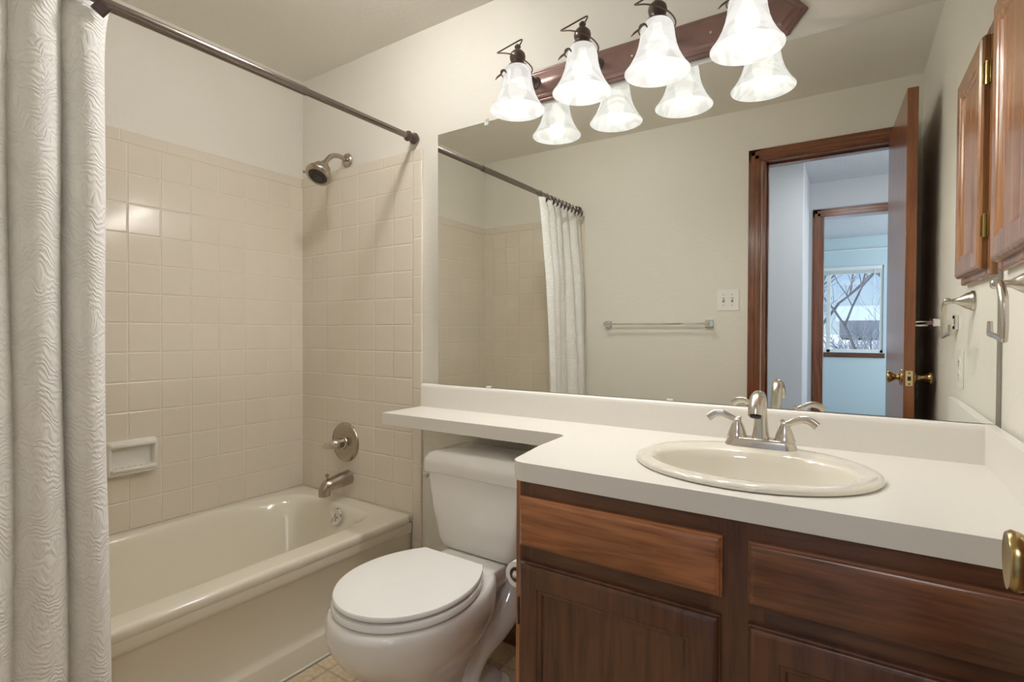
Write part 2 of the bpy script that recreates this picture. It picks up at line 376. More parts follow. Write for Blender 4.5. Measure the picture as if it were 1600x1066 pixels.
# door wall with the doorway
OX0, OX1, OZ = 1.832, 2.412, 2.03
wf = B()
box(wf, -TF, OX0, -D-.12, -D, 0, H); box(wf, OX1, W, -D-.12, -D, 0, H); box(wf, OX0, OX1, -D-.12, -D, OZ, H)
wf_ = struct('wall_front', wf, M['paint'])
struct('tile_panel', box(B(), 0, .735, -D, -D+TF, .36, 1.80), M['tile_front'], wf_)
struct('bullnose_tile', box(B(), 0, .784, -D, -D+TF+.001, 1.80, 1.846), M['bull_x'], wf_, bevel=.003)
struct('bullnose_tile', box(B(), .735, .784, -D, -D+TF+.001, 0, 1.80), M['bull_z'], wf_, bevel=.003)
# bathroom doorway casing + jamb
def casing(bm_v, bm_h, x0, x1, zt, yf, w_=.062, side=1):
    # profile steps; side=+1 faces +y
    def leg(a0, a1): # a0 outer, a1 inner
        s = 1 if a1 > a0 else -1
        for o_, i_, t_ in ((0, w_, .011), (w_*.12, w_*.86, .015), (w_*.2, w_*.55, .018)):
            xa, xb = a0+s*o_, a0+s*i_
            box(bm_v, min(xa, xb), max(xa, xb), *sorted((yf, yf+side*t_)), 0, zt-o_ if o_ else zt)
    leg(x0-w_, x0); leg(x1+w_, x1)
    for o_, i_, t_ in ((0, w_, .011), (w_*.12, w_*.86, .015), (w_*.2, w_*.55, .018)):
        box(bm_h, x0-w_+o_, x1+w_-o_, *sorted((yf, yf+side*t_)), zt-i_, zt-o_)
t1 = B(); t1h = B(); casing(t1, t1h, OX0-.012, OX1+.012, 2.084, -D)
tr1 = struct('trim_1', t1, M['casing'], bevel=.002); struct('head_casing', t1h, M['casing_h'], tr1, bevel=.002)
jb = B(); box(jb, OX0-.006, OX0+.010, -D-.125, -D+.006, 0, OZ-.01); box(jb, OX1-.010, OX1+.006, -D-.125, -D+.006, 0, OZ-.01)
box(jb, OX0-.006, OX1+.006, -D-.125, -D+.006, OZ-.016, OZ+.004)
box(jb, OX0+.010, OX0+.020, -D-.075, -D-.04, 0, OZ-.016); box(jb, OX0+.01, OX1-.01, -D-.075, -D-.04, OZ-.026, OZ-.016)
struct('door_jamb', jb, M['casing'], tr1, bevel=.001)
sp_ = build('strike_plate', box(B(), OX0+.009, OX0+.0115, -D-.036, -D-.004, .89, .96), M['brass'], tr1, bevel=.001)
struct('baseboard_back', prism(B(), [(.784, TF), (.79, TF-.013), V(1.6, -.013, 0)[:2], V(1.6, 0, 0)[:2]], 0, .083), M['base'], bevel=.003)
# hall + bedroom
hy0, hy1 = -3.45, -D-.12
struct('floor_hall', box(B(), .9, 4.2, hy0-.12, -1.9, -.05, 0), M['carpet'])
struct('ceiling_hall', box(B(), .9, 4.2, hy0, hy1, H, H+.08), M['popcorn'])
hw = B(); box(hw, .9, 1.945, -2.80-.0, -2.78, 0, H); box(hw, 1.925, 1.945, hy0, -2.80, 0, H)
struct('wall_hall_left', hw, M['hallpaint'], bevel=.006, bseg=3)
struct('wall_hall_end', box(B(), .88, .9, -2.8, hy1, 0, H), M['hallpaint'])
FX0, FX1, FZ = 2.034, 2.80, 2.03
hf = B(); box(hf, .3, FX0, hy0-.12, hy0, 0, H); box(hf, FX1, 4.2, hy0-.12, hy0, 0, H); box(hf, FX0, FX1, hy0-.12, hy0, FZ, H)
struct('wall_hall_far', hf, M['hallpaint'])
t2 = B(); t2h = B(); casing(t2, t2h, FX0, FX1, 2.092, hy0, .066)
tr2 = struct('trim_2', t2, M['casing'], bevel=.002); struct('head_casing', t2h, M['casing_h'], tr2, bevel=.002)
j2 = B(); box(j2, FX0, FX0+.014, hy0-.125, hy0+.006, 0, FZ); box(j2, FX1-.014, FX1, hy0-.125, hy0+.006, 0, FZ); box(j2, FX0, FX1, hy0-.125, hy0+.006, FZ-.004, FZ+.012)
struct('door_jamb', j2, M['casing'], tr2)
by = -6.70
struct('floor_bedroom', box(B(), .3, 4.2, by-.12, hy0-.12, -.05, 0), M['carpet'])
struct('ceiling_bedroom', box(B(), .3, 4.2, by, hy0-.12, H, H+.08), M['popcorn'])
struct('wall_bedroom_left', box(B(), .28, .3, by, hy0-.12, 0, H), M['bedpaint'])
struct('wall_bedroom_right', box(B(), 4.2, 4.22, by, -1.6, 0, H), M['bedpaint'])
WX0, WX1, WZ0, WZ1 = 1.40, 2.60, .80, 1.93
bw = B(); box(bw, .3, WX0, by-.12, by, 0, H); box(bw, WX1, 4.2, by-.12, by, 0, H); box(bw, WX0, WX1, by-.12, by, 0, WZ0); box(bw, WX0, WX1, by-.12, by, WZ1, H)
struct('wall_bedroom_far', bw, M['bedpaint'])
struct('trim_3', box(B(), WX0-.06, WX1+.02, by, by+.02, WZ0-.062, WZ0-.002), M['base'], bevel=.003)
struct('trim_4', box(B(), .3, 4.2, by, by+.03, 2.135, 2.150), M['frame_w'], bevel=.002)
wf2 = B()
for a_ in ((WX0, WX0+.035, WZ0, WZ1), (WX1-.035, WX1, WZ0, WZ1), (WX0, WX1, WZ0, WZ0+.04), (WX0, WX1, WZ1-.04, WZ1), (1.972, 2.02, WZ0, WZ1)):
    box(wf2, a_[0], a_[1], by-.07, by-.02, a_[2], a_[3])
win = struct('window_1', wf2, M['frame_w'], bevel=.004)
build('window_pane', box(B(), WX0+.03, WX1-.03, by-.05, by-.046, WZ0+.03, WZ1-.03), M['glass'], win)
bl = thing('window_blind', 'raised white mini blind bundled at the top of the bedroom window', 'blind', (2.0, by-.005, WZ1))
build('headrail', box(B(), -.585, .585, -.02, .03, -.045, -.002), M['frame_w'], bl, bevel=.003)
bb = B()
for i in range(8): box(bb, -.575, .575, -.012, .018, -.052-.006*i-.002, -.052-.006*i+.002)
build('slat_stack', bb, M['frame_w'], bl)
build('wand', tube(B(), [(.50, .02, -.05), (.502, .022, -.4), (.50, .02, -.72)], .004, 6, 2), M['frame_w'], bl)
# outside the bedroom window
sg = B()
random.seed(5)
nx, ny = 30, 40
vv = [[sg.verts.new((-30+70*i/nx, -7.4-75*(j/ny)**1.6, -1.0+.10*random.random()+ (j/ny)*1.2 - .5*(1 if j < 1 else 0))) for i in range(nx+1)] for j in range(ny+1)]
for j in range(ny):
    for i in range(nx): sg.faces.new((vv[j][i], vv[j][i+1], vv[j+1][i+1], vv[j+1][i]))
struct('ground', sg, M['snow'])
def branch(bm_, p_, d, L_, r_, depth, rnd):
    n_ = 4; pts = [p_]; dd = d.copy(); q = p_.copy()
    for i in range(n_):
        dd = (dd + Vector((rnd.uniform(-.22, .22), rnd.uniform(-.22, .22), rnd.uniform(-.06, .18)))).normalized()
        q = q + dd*L_/n_; pts.append(q.copy())
    tube(bm_, pts, [r_*(1-.45*i/n_) for i in range(n_+1)], 5 if depth < 3 else 3, 1, cap=False)
    if depth <= 0: return
    for k in range(rnd.choice((3, 4)) if depth > 1 else 3):
        i = rnd.randint(1, n_); s = pts[i]
        ang = rnd.uniform(0, 2*PI); sp2 = rnd.uniform(.5, 1.0)
        nd = (dd + Vector((math.cos(ang)*sp2, math.sin(ang)*sp2, rnd.uniform(-.1, .35)))).normalized()
        branch(bm_, s, nd, L_*rnd.uniform(.55, .8), r_*.5, depth-1, rnd)
def tree(loc, h, seed, label, r_=.11, depth=4):
    rnd = random.Random(seed); bm_ = B()
    branch(bm_, Vector((0, 0, 0)), Vector((0, 0, 1)), h*.45, r_, depth, rnd)
    o = build('bare_tree', bm_, M['bark'], None, loc); tag(o, label, 'tree', 'bare trees outside the window'); return o
tree((2.62, -12.5, -1.05), 5.2, 3, 'tall leafless tree with spreading branches nearest the bedroom window', .055, 5)
tree((1.2, -16, -.95), 6.5, 8, 'leafless tree farther back at the left side of the bedroom window', .13, 4)
tree((4.6, -19, -.9), 7.0, 12, 'leafless tree far back at the right side of the bedroom window', .13, 4)
hs = thing('distant_house', 'low house with snowy roof far beyond the bare trees', 'house', (6.5, -62, .15))
build('wall', box(B(), -5, 5, -3, 3, 0, 1.7), M['siding'], hs)
rf = B(); loft(rf, [[(x, -3.4, 1.7), (x, 0, 3.2), (x, 3.4, 1.7)] for x in (-5.3, 5.3)]); build('roof', rf, M['snow'], hs)
sh = B(); rnd = random.Random(2)
for i in range(60):
    p_ = Vector((rnd.uniform(-6, 14), rnd.uniform(-30, -20), -.75)); 
    for k in range(7): branch(sh, p_, Vector((rnd.uniform(-.7, .7), rnd.uniform(-.7, .7), 1)).normalized(), rnd.uniform(.8, 1.5), .03, 1, rnd)
so = build('dry_shrubs', sh, M['brush']); tag(so, 'band of leafless shrubs along the snow beyond the window', 'shrubs', kind='stuff')

# ------------------------------------------------------------------ bathtub
def egg(x0, x1, y0, y1, ex, z, n_=64):
    cx, cy, rx, ry = (x0+x1)/2, (y0+y1)/2, (x1-x0)/2, (y1-y0)/2; out = []
    for i in range(n_):
        a_ = 2*PI*i/n_; c, s = math.cos(a_), math.sin(a_)
        out.append((cx+rx*math.copysign(abs(c)**(2/ex), c), cy+ry*math.copysign(abs(s)**(2/ex), s), z))
    return out
TZ = .368
tb = thing('bathtub', 'cream alcove bathtub below the tiled walls', 'bathtub', (0, 0, 0))
bm = B()
X1 = .735; ty0 = -D+TF+.003
rings = [egg(.003, X1-.001, ty0, -.003, 60, TZ-.031), egg(.003, X1, ty0, -.003, 60, TZ-.030), egg(.003, X1, ty0, -.003, 60, TZ-.012), egg(.003, X1-.0015, ty0, -.003, 60, TZ-.006), egg(.004, X1-.006, ty0+.001, -.003, 60, TZ-.0015), egg(.005, X1-.012, ty0+.003, -.004, 50, TZ), egg(.006, X1-.018, ty0+.006, -.006, 50, TZ),
         egg(.026, X1-.086, ty0+.08, -.066, 6.2, TZ-.0012), egg(.030, X1-.091, ty0+.085, -.071, 6.0, TZ-.002), egg(.035, X1-.097, ty0+.092, -.078, 5.6, TZ-.006), egg(.040, X1-.102, ty0+.10, -.084, 5.2, TZ-.014),
         egg(.048, X1-.110, ty0+.112, -.092, 4.6, TZ-.035), egg(.062, X1-.122, ty0+.135, -.102, 4.3, TZ-.085), egg(.080, X1-.138, ty0+.17, -.113, 4.2, TZ-.15), egg(.10, X1-.155, ty0+.22, -.126, 4.0, TZ-.22), egg(.118, X1-.172, ty0+.27, -.142, 3.8, TZ-.262), egg(.14, X1-.195, ty0+.31, -.165, 3.6, TZ-.29), egg(.20, X1-.26, ty0+.38, -.24, 3, TZ-.308), egg(.33, X1-.37, -.5, -.45, 2, TZ-.313)]
loft(bm, rings, cap0=False, cap1=True)
build('basin', bm, M['tub'], tb, smooth=50)
# apron: profile extruded along y with a shallow raised-panel relief
ap = B()
def apr(y_, inset):
    e = 0 if inset else .007
    pr = [(X1-.02, TZ-.032), (X1-.001, TZ-.030), (X1-.001, TZ-.055), (X1-.003, TZ-.062), (X1-.006+e*.8, TZ-.068), (X1-.012+e, TZ-.074), (X1-.014+e, .105), (X1-.012+e*.8, .088), (X1-.004, .080), (X1-.002, .074), (X1-.002, .0), (X1-.05, .0)]
    return [(x, y_, z) for x, z in pr]
ys = [(-.004, 0), (-.075, 0), (-.088, 1), (-.5, 1), (-1.0, 1), (ty0+.085, 1), (ty0+.072, 0), (ty0, 0)]
loft(ap, [apr(y_, i) for y_, i in ys])
build('apron', ap, M['tub'], tb, smooth=50)
# overflow plate on the end slope
ov = thing('tub_overflow_cover', 'round chrome overflow cover with trip lever inside the tub', 'overflow cover', (.387, -.1035, .322))
ax_ = Vector((0, -1, .17)).normalized()
build('cover_plate', lathe(B(), [(.037, -.002), (.037, .002), (.034, .006), (.018, .010), (0, .0105)], (0, 0, 0), ax_, 40), M['chrome'], ov)
build('trip_lever', tube(B(), [Vector((0, 0, .008))+ax_*.010, Vector((0, 0, .0))+ax_*.020, Vector((0, 0, -.022))+ax_*.024], [.006, .006, .0045], 10), M['chrome'], ov)
for sx in (.018, -.018): build('screw', lathe(B(), [(.003, .0), (.003, .0105)], (sx, 0, 0), ax_, 10), M['black'], ov)
# caulk strip at apron foot
struct('trim_5', box(B(), X1-.002, X1+.006, -D, -.003, 0, .007), M['tub'], bevel=.003)
struct('trim_6', box(B(), X1+.006, X1+.0105, -D, -.003, 0, .003), M['caulk'])

# ------------------------------------------------------------------ soap dish on left wall
sd = thing('soap_dish', 'white ceramic soap dish set in the left tile wall', 'soap dish', (0, -.72, .647))
bm = B()
def rr3(w_, h_, r_, x): return [(x, y_, z_) for y_, z_ in rrect(-w_/2, w_/2, -h_/2, h_/2, r_, 4)]
loft(bm, [rr3(.165, .128, .012, .0005), rr3(.165, .128, .012, .020), rr3(.158, .121, .014, .030), rr3(.148, .110, .014, .033), rr3(.138, .096, .014, .031), rr3(.132, .088, .014, .022), rr3(.128, .082, .016, .009), rr3(.10, .06, .012, .007)])
build('dish_body', bm, M['ceramic'], sd, smooth=60)
bm = B()
loft(bm, [[(x, y_, z_) for x, z_ in ((.006, -.050), (.036, -.050), (.044, -.044), (.044, -.036), (.038, -.034), (.006, -.038))] for y_ in (-.070, .070)])
build('dish_lip', bm, M['ceramic'], sd, bevel=.003)
bm = B()
loft(bm, [[(x, y_, z_) for x, z_ in ((.008, .040), (.034, .038), (.040, .044), (.038, .054), (.028, .058), (.008, .058))] for y_ in (-.074, .074)])
build('grab_rail', bm, M['ceramic'], sd, bevel=.004)
bm = B()
for i in range(6): tube(bm, [(.010, -.05+.02*i, -.037), (.036, -.05+.02*i, -.034)], .0018, 6, 1)
build('drain_ridge', bm, M['ceramic'], sd)

# ------------------------------------------------------------------ shower head, valve, spout
s = thing('wall_shower', 'brushed nickel shower head on a bent arm high on the tiled wall', 'shower head', (.330, 0, 1.876))
build('flange', lathe(B(), [(.031, -.001), (.031, -.004), (.027, -.009), (.016, -.012)], (0, 0, 0), (0, 1, 0), 32), M['nickel_warm'], s)
build('arm', tube(B(), [(0, -.002, 0), (.001, -.045, .006), (.003, -.085, -.004), (.008, -.115, -.033), (.011, -.135, -.058)], .0105, 14), M['nickel_warm'], s)
hd = Vector((.012, -.125, -.045)); ha = Vector((.14, -.52, -.80)).normalized()
build('swivel_nut', lathe(B(), [(.013, 0), (.016, .004), (.016, .020), (.012, .024)], hd, ha, 10), M['nickel_warm'], s)
build('bell', lathe(B(), [(.010, .018), (.020, .022), (.034, .032), (.041, .048), (.043, .058), (.050, .062), (.054, .068), (.055, .078), (.051, .086), (.040, .090), (.038, .088), (.0, .088)], hd, ha, 40), M['nickel_warm'], s, smooth=50)
build('spray_face', lathe(B(), [(.037, .086), (.037, .0905), (.03, .092), (.028, .0895), (.018, .0895), (.016, .092), (.0, .092)], hd, ha, 32), M['nozzle'], s)
d_, u_, v_ = frame_axes(ha)
lp = hd + d_*.072; side = (Vector((-.9, -.2, .55)) - d_*Vector((-.9, -.2, .55)).dot(d_)).normalized()
build('spray_lever', lathe(B(), [(.0035, .048), (.003, .060), (.0055, .063), (.006, .068), (.003, .072)], lp, side, 12), M['nickel_warm'], s)

s = thing('shower_valve', 'round brushed nickel shower valve plate with lever handle', 'shower valve', (.320, 0, .617))
build('escutcheon', lathe(B(), [(.088, -.0005), (.088, .004), (.084, .009), (.060, .013), (.036, .0145), (.030, .016), (0, .016)], (0, 0, 0), (0, -1, 0), 56), M['nickel_warm'], s, smooth=50)
build('collar', lathe(B(), [(.032, .012), (.029, .020), (.022, .024), (.021, .040), (.024, .042), (.024, .050), (.020, .054), (.0, .054)], (0, 0, 0), (0, -1, 0), 32), M['nickel_warm'], s)
build('lever_handle', tube(B(), [(.004, -.048, .002), (.002, -.062, .0), (-.010, -.074, -.004), (-.024, -.080, -.008), (-.040, -.082, -.010)], [.020, .021, .019, .017, .015], 16, 6, flat=[1, 1, .9, .75, .7]), M['nickel'], s)

s = thing('tub_spout', 'brushed nickel tub spout with diverter knob above the tub rim', 'tub spout', (.338, 0, .462))
build('spout_body', tube(B(), [(.004, .0, 0), (.003, -.04, -.004), (.001, -.085, -.009), (.0, -.108, -.013), (-.002, -.121, -.024), (-.003, -.124, -.042), (-.003, -.124, -.056)], [.033, .032, .029, .028, .026, .025, .024], 24, 6, flat=[1, 1, .95, .92, .95, 1, 1]), M['nickel_warm'], s, smooth=60)
build('diverter_knob', lathe(B(), [(.004, 0), (.004, .012), (.0085, .015), (.0085, .021), (.005, .023), (0, .023)], (-.002, -.112, .012), (0, 0, 1), 14), M['nickel_warm'], s)

# ------------------------------------------------------------------ curtain rod, rings, curtain
RX, RZ = .742, 1.889
s = thing('curtain_rod', 'dark pewter shower curtain rod spanning above the tub', 'curtain rod', (RX, 0, RZ))
build('rod_tube', tube(B(), [(0, -.03, 0), (0, -.50, 0)], .0118, 20, 1), M['rod'], s)
build('rod_sleeve', tube(B(), [(0, -.497, 0), (0, -D+.03, 0)], .0140, 20, 1), M['rod'], s)
fin = [(.023, .0005), (.0235, .004), (.021, .010), (.016, .016), (.0125, .021), (.0125, .024), (.0185, .029), (.021, .036), (.0185, .043), (.014, .047), (.012, .050)]
build('end_finial', lathe(B(), fin, (0, -.001, 0), (0, -1, 0), 28), M['bronze'], s)
build('end_finial', lathe(B(), fin, (0, -D+.001, 0), (0, 1, 0), 28), M['bronze'], s)
cy0, cy1 = -1.052, -1.535
cs = thing('shower_curtain', 'white crinkled fabric shower curtain bunched at the left end of the rod', 'shower curtain', (RX, cy0, RZ))
bm = B(); NS, NZ = 260, 60
uvl = bm.loops.layers.uv.new('UVMap')
grid = []
for j in range(NZ+1):
    z = -.022 - (j/NZ)*1.70; zz = j/NZ
    row = []
    for i in range(NS+1):
        q = i/NS
        a_ = 2*PI*(5.3*q) + .5*math.sin(3.1*q+1.2*zz*2) + .75
        amp = (.016 + .012*min(1, zz*4)) * (1+.25*math.sin(9*q+2*zz))
        x = -.012 + amp*2.0*math.sqrt(math.sin(a_/2)**2+.012) + .004*math.sin(a_*.5+.7+zz*2)
        y = -(cy0-cy1)*q + .006*math.sin(a_+.5) + .004*math.sin(3.7*zz*2+q*8)
        edge = math.exp(-q*9)
        y += edge*(.012*math.exp(-zz*30) - .022*math.sin(min(1, zz*1.4)*PI)*.35 - .016*zz)
        x += .05*zz
        row.append(bm.verts.new((x, y, z)))
    grid.append(row)
for j in range(NZ):
    for i in range(NS):
        f_ = bm.faces.new((grid[j][i], grid[j][i+1], grid[j+1][i+1], grid[j+1][i]))
        for lp_, (a_, b_) in zip(f_.loops, ((i, j), (i+1, j), (i+1, j+1), (i, j+1))): lp_[uvl].uv = (a_/NS*1.35, b_/NZ*1.7)
build('cloth', bm, M['cloth'], cs, smooth=180, solid=.0018)
# square-faced hooks
def hook(y_, label, first=[None]):
    if first[0] is None:
        o = thing('curtain_hook', label, 'curtain hook', (RX, y_, RZ), group='curtain hooks on the rod')
        hb = B(); pts = [(.017*math.sin(a_), 0, .017*math.cos(a_)) for a_ in [math.radians(q) for q in range(-150, 91, 30)]] + [(.024, -.001, -.014), (.040, -.003, -.030)]
        tube(hb, pts, .0017, 8, 3); build('hook_wire', hb, M['rod'], o)
        h2 = B(); d2 = Vector((1, -.35, -.25)).normalized()
        for r_, a0, a1 in ((.021, 0, .005), (.016, .005, .008)):
            rg = []
            d, u, v = frame_axes(d2)
            for h in (a0, a1):
                rg.append([Vector((.040, -.004, -.034)) + d*h + (u*math.cos(k*PI/2+.15) + v*math.sin(k*PI/2+.15))*r_ for k in range(4)])
            loft(h2, rg)
        build('square_medallion', h2, M['bronze'], o, smooth=20, bevel=.0012)
        first[0] = o; return o
    src = first[0]; o = src.copy(); COL.objects.link(o); o.location = (RX, y_, RZ); o['label'] = label
    for ch in src.children:
        c = ch.copy(); COL.objects.link(c); c.parent = o
    return o
hy = [cy0-.004, cy0-.085] + [cy0-.085-.0475*k for k in range(1, 9)]
for k, y_ in enumerate(hy):
    hook(y_, 'square-faced dark curtain hook at the free edge of the curtain' if k == 0 else
         'square-faced dark curtain hook second from the free edge of the curtain' if k == 1 else 'square-faced dark curtain hook along the bunched curtain top')

# ------------------------------------------------------------------ toilet
TX = 1.213
tl_ = thing('toilet', 'white two piece toilet with closed lid between tub and vanity', 'toilet', (TX, 0, 0))
def ring(z, hw_, yf, yb, yc=-.50, n_=56, ef=2.0, eb=2.4):
    out = []
    for i in range(n_):
        a_ = 2*PI*i/n_; s_, c_ = math.sin(a_), math.cos(a_)
        e_ = ef if c_ < 0 else eb
        x = hw_*math.copysign(abs(s_)**(2/e_), s_)
        y = yc + (yb-yc if c_ > 0 else yc-yf)*math.copysign(abs(c_)**(2/e_), c_)
        out.append((x, y, z))
    return out
bm = B()
loft(bm, [ring(0, .115, -.60, -.16, -.38, eb=4, ef=3), ring(.012, .122, -.61, -.15, -.38, eb=4, ef=3), ring(.03, .112, -.595, -.16, -.38, eb=3.5, ef=2.8),
          ring(.07, .090, -.56, -.19, -.40, ef=2.4), ring(.13, .088, -.565, -.21, -.42), ring(.18, .108, -.61, -.215, -.45), ring(.225, .145, -.665, -.215, -.48),
          ring(.27, .172, -.705, -.21, -.495), ring(.305, .185, -.726, -.205, -.50), ring(.335, .189, -.733, -.205, -.50), ring(.360, .1885, -.732, -.205, -.50), ring(.372, .186, -.728, -.208, -.50), ring(.379, .181, -.721, -.212, -.50), ring(.3815, .172, -.71, -.218, -.50), ring(.382, .10, -.62, -.3, -.50)])
build('bowl', bm, M['porcelain'], tl_, smooth=70)
# rear deck under the tank
bm = B()
loft(bm, [[(x, y, z) for x, y in rrect(-w_, w_, y0, -.035, .03, 5)] for w_, y0, z in ((.075, -.25, .28), (.105, -.28, .325), (.118, -.30, .355), (.120, -.31, .378), (.114, -.305, .384))])
build('tank_deck', bm, M['porcelain'], tl_, smooth=60)
for sx in (1, -1):
    bm = B()
    tube(bm, [(sx*.06, -.10, .34), (sx*.083, -.105, .285), (sx*.088, -.135, .235), (sx*.080, -.20, .185), (sx*.072, -.28, .145), (sx*.075, -.33, .10), (sx*.085, -.35, .05), (sx*.09, -.355, .0)], [.050, .056, .056, .050, .043, .040, .040, .044], 20, 6, flat=[1]*8)
    build('trapway', bm, M['porcelain'], tl_, smooth=60)
    build('bolt_cap', lathe(B(), [(.017, 0), (.017, .006), (.012, .016), (0, .019)], (sx*.112, -.30, .011), (0, 0, 1), 20), M['seat'], tl_)
bm = B(); prism(bm, rrect(-.135, .135, -.42, -.16, .05, 6), 0, .014); build('foot', bm, M['porcelain'], tl_, bevel=.005)
def lid_outline(s_=1.0, dy=0, n_=28):
    pts = []
    for i in range(n_+1):
        a_ = -PI/2 + PI*i/n_        # front half
        pts.append((.186*s_*math.sin(a_), -.50 - .214*s_*math.cos(a_) + dy))
    back = []
    for i in range(1, 9):
        q = i/8; y = -.50+.19*q; w_ = .186*(1-(q**2.1)*(1-.118/.186))
        back.append((w_*s_, y if q < 1 else -.312))
    return pts + back + [(-x, y) for x, y in reversed(back)]
def slab(bm_, s0, z0, z1, r_=.004):
    L0 = [(s0-.02, z0), (s0, z0+r_), (s0, z1-r_), (s0-.012, z1-.0008), (s0-.05, z1)]
    loft(bm_, [[(x, y, z) for x, y in lid_outline(k)] for k, z in L0]); return bm_
build('seat_ring', slab(B(), 1.0, .384, .404), M['seat'], tl_, smooth=40)
build('lid', slab(B(), .985, .409, .424), M['seat'], tl_, smooth=40)
for sx in (1, -1): build('hinge', tube(B(), [(sx*.06, -.298, .396), (sx*.092, -.298, .396)], .010, 12, 1), M['seat'], tl_)
# tank
def tk(z, w_, yf, yb, r_): return [(x, y, z) for x, y in rrect(-w_, w_, yf, yb, r_, 5)]
bm = B()
loft(bm, [tk(.384, .140, -.195, -.045, .03), tk(.392, .153, -.208, -.035, .03), tk(.42, .162, -.213, -.03, .028), tk(.50, .178, -.216, -.028, .026), tk(.58, .193, -.218, -.026, .025), tk(.636, .201, -.219, -.025, .025)])
build('tank', bm, M['porcelain'], tl_, smooth=60)
bm = B()
rg = []
for s_, z in ((.985, .637), (1.0, .641), (1.0, .672), (.994, .682)):
    rg.append(tk(z, .212*s_, -.228*s_, -.018, .022))
v0 = loft(bm, rg, cap1=False)
# domed crown
last = rg[-1]; n_ = len(last); prev = v0[-1]
for sc_, dz in ((.93, .017), (.82, .027), (.6, .034), (.3, .037), (.02, .038)):
    cur = [bm.verts.new((p_[0]*sc_, -.122+(p_[1]+.122)*(sc_ if sc_ > .5 else sc_)*1.0, .682+dz)) for p_ in last]
    for i in range(n_):
        bm.faces.new((prev[i], prev[(i+1) % n_], cur[(i+1) % n_], cur[i]))
    prev = cur
bm.faces.new(prev)
build('tank_lid', bm, M['porcelain'], tl_, smooth=50)
fh = build('flush_lever', tube(B(), [(-.203, -.150, .615), (-.222, -.152, .615), (-.224, -.175, .612), (-.222, -.200, .606)], [.008, .007, .006, .007], 10, 4), M['chrome'], tl_)
fh['label'] = 'small chrome flush lever on the tank side'

# ------------------------------------------------------------------ vanity: all built in the vanity frame (root rotated by VA)
def vroot(name, label, cat, x, y, z): return thing(name, label, cat, V(x, y, z), VA)
vc = vroot('vanity_cabinet', 'dark stained wood vanity cabinet under the white countertop', 'cabinet', 1.60, 0, 0)
CW = W-.006-1.60-.012; CF = -.548; CT = .775
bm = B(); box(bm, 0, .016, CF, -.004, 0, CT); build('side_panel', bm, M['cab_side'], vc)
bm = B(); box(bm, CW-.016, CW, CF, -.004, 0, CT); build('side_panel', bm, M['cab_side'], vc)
bm = B(); box(bm, .016, CW-.016, CF+.05, -.004, .09, .106); box(bm, .016, CW-.016, -.012, -.004, .106, CT); box(bm, .0, CW, CF+.06, CF+.076, 0, .09)
build('carcass', bm, M['cab'], vc)
yf0, yf1 = CF-.018, CF
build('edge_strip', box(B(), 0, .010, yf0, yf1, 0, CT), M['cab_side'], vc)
for xa, xb in ((.010, .045), (.420, .512), (CW-.03, CW)):
    build('face_stile', box(B(), xa, xb, yf0, yf1, .09, CT), M['cab'], vc, bevel=.0008)
for z0, z1 in ((.735, CT), (.585, .645), (.09, .13)):
    for xa, xb in ((.045, .420), (.512, CW-.03)):
        build('face_rail', box(B(), xa, xb, yf0+.0005, yf1, z0, z1), M['cab_h'], vc)
def edge_slab(bm_, x0, x1, z0, z1, yb, t_, e_=.010, mi=0, panel=None):
    # overlay front with an ogee-like edge: rings from back to front
    rs_ = [(0, 0), (0, t_*.45), (e_*.25, t_*.5), (e_*.45, t_*.75), (e_, t_*.95), (e_*1.3, t_)]
    R_ = [[(x0+i, yb-d, z0+i), (x1-i, yb-d, z0+i), (x1-i, yb-d, z1-i), (x0+i, yb-d, z1-i)] for i, d in rs_]
    if panel:
        for i, d in panel: R_.append([(x0+i, yb-d, z0+i), (x1-i, yb-d, z0+i), (x1-i, yb-d, z1-i), (x0+i, yb-d, z1-i)])
    return loft(bm_, R_)
yfr = yf0
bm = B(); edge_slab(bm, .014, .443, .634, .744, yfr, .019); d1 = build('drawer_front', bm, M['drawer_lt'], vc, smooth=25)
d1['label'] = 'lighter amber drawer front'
bm = B(); edge_slab(bm, .486, CW-.004, .634, .744, yfr, .019); d2 = build('drawer_front', bm, M['drawer_dk'], vc, smooth=25)
PAN = [(.050, .019), (.053, .0165), (.060, .0150), (.063, .0105), (.066, .0095)]
for x0, x1, mt in ((.014, .441, 'cab'), (.486, CW-.004, 'cab')):
    bm = B(); edge_slab(bm, x0, x1, .115, .600, yfr, .019, panel=PAN)
    dr = build('door', bm, M[mt], vc, smooth=25)
    hx = x0-.004 if x0 < .1 else x1
    if x0 < .1:
        for z0 in (.455, .19):
            hg = B(); box(hg, hx, hx+.0038, yfr-.012, yfr-.0005, z0, z0+.06)
            build('hinge', hg, M['bronze'], dr)
# countertop with banjo shelf, cut out for the sink
SX, SY = 2.047, -.325       # sink centre (vanity frame)
ct = vroot('countertop', 'white laminate countertop with narrow shelf over the toilet', 'countertop', PX, 0, 0)
ZT, ZB = .818, .776
def arc(cx, cy, r_, a0, a1, k=8): return [(cx+r_*math.cos(math.radians(a0+(a1-a0)*i/k)), cy+r_*math.sin(math.radians(a0+(a1-a0)*i/k))) for i in range(k+1)]
xr = W-.006-.003
L_ = [(.797, -.001), (.802, -.226)] + arc(1.522, -.256, .030, 90, 0, 8) + [(1.560, -.40)] + arc(1.620, -.535, .038, 180, 270, 10) + [(xr, -.573), (xr, -.001)]
L_ = [(x-PX, y) for x, y in L_]
hole = [(SX-PX+.205*math.cos(2*PI*i/48), SY-.006+.165*math.sin(2*PI*i/48)) for i in range(48)]
build('worktop', prism(B(), L_, ZB, ZT, [hole]), M['laminate'], ct, bevel=.0016)
bm = B()
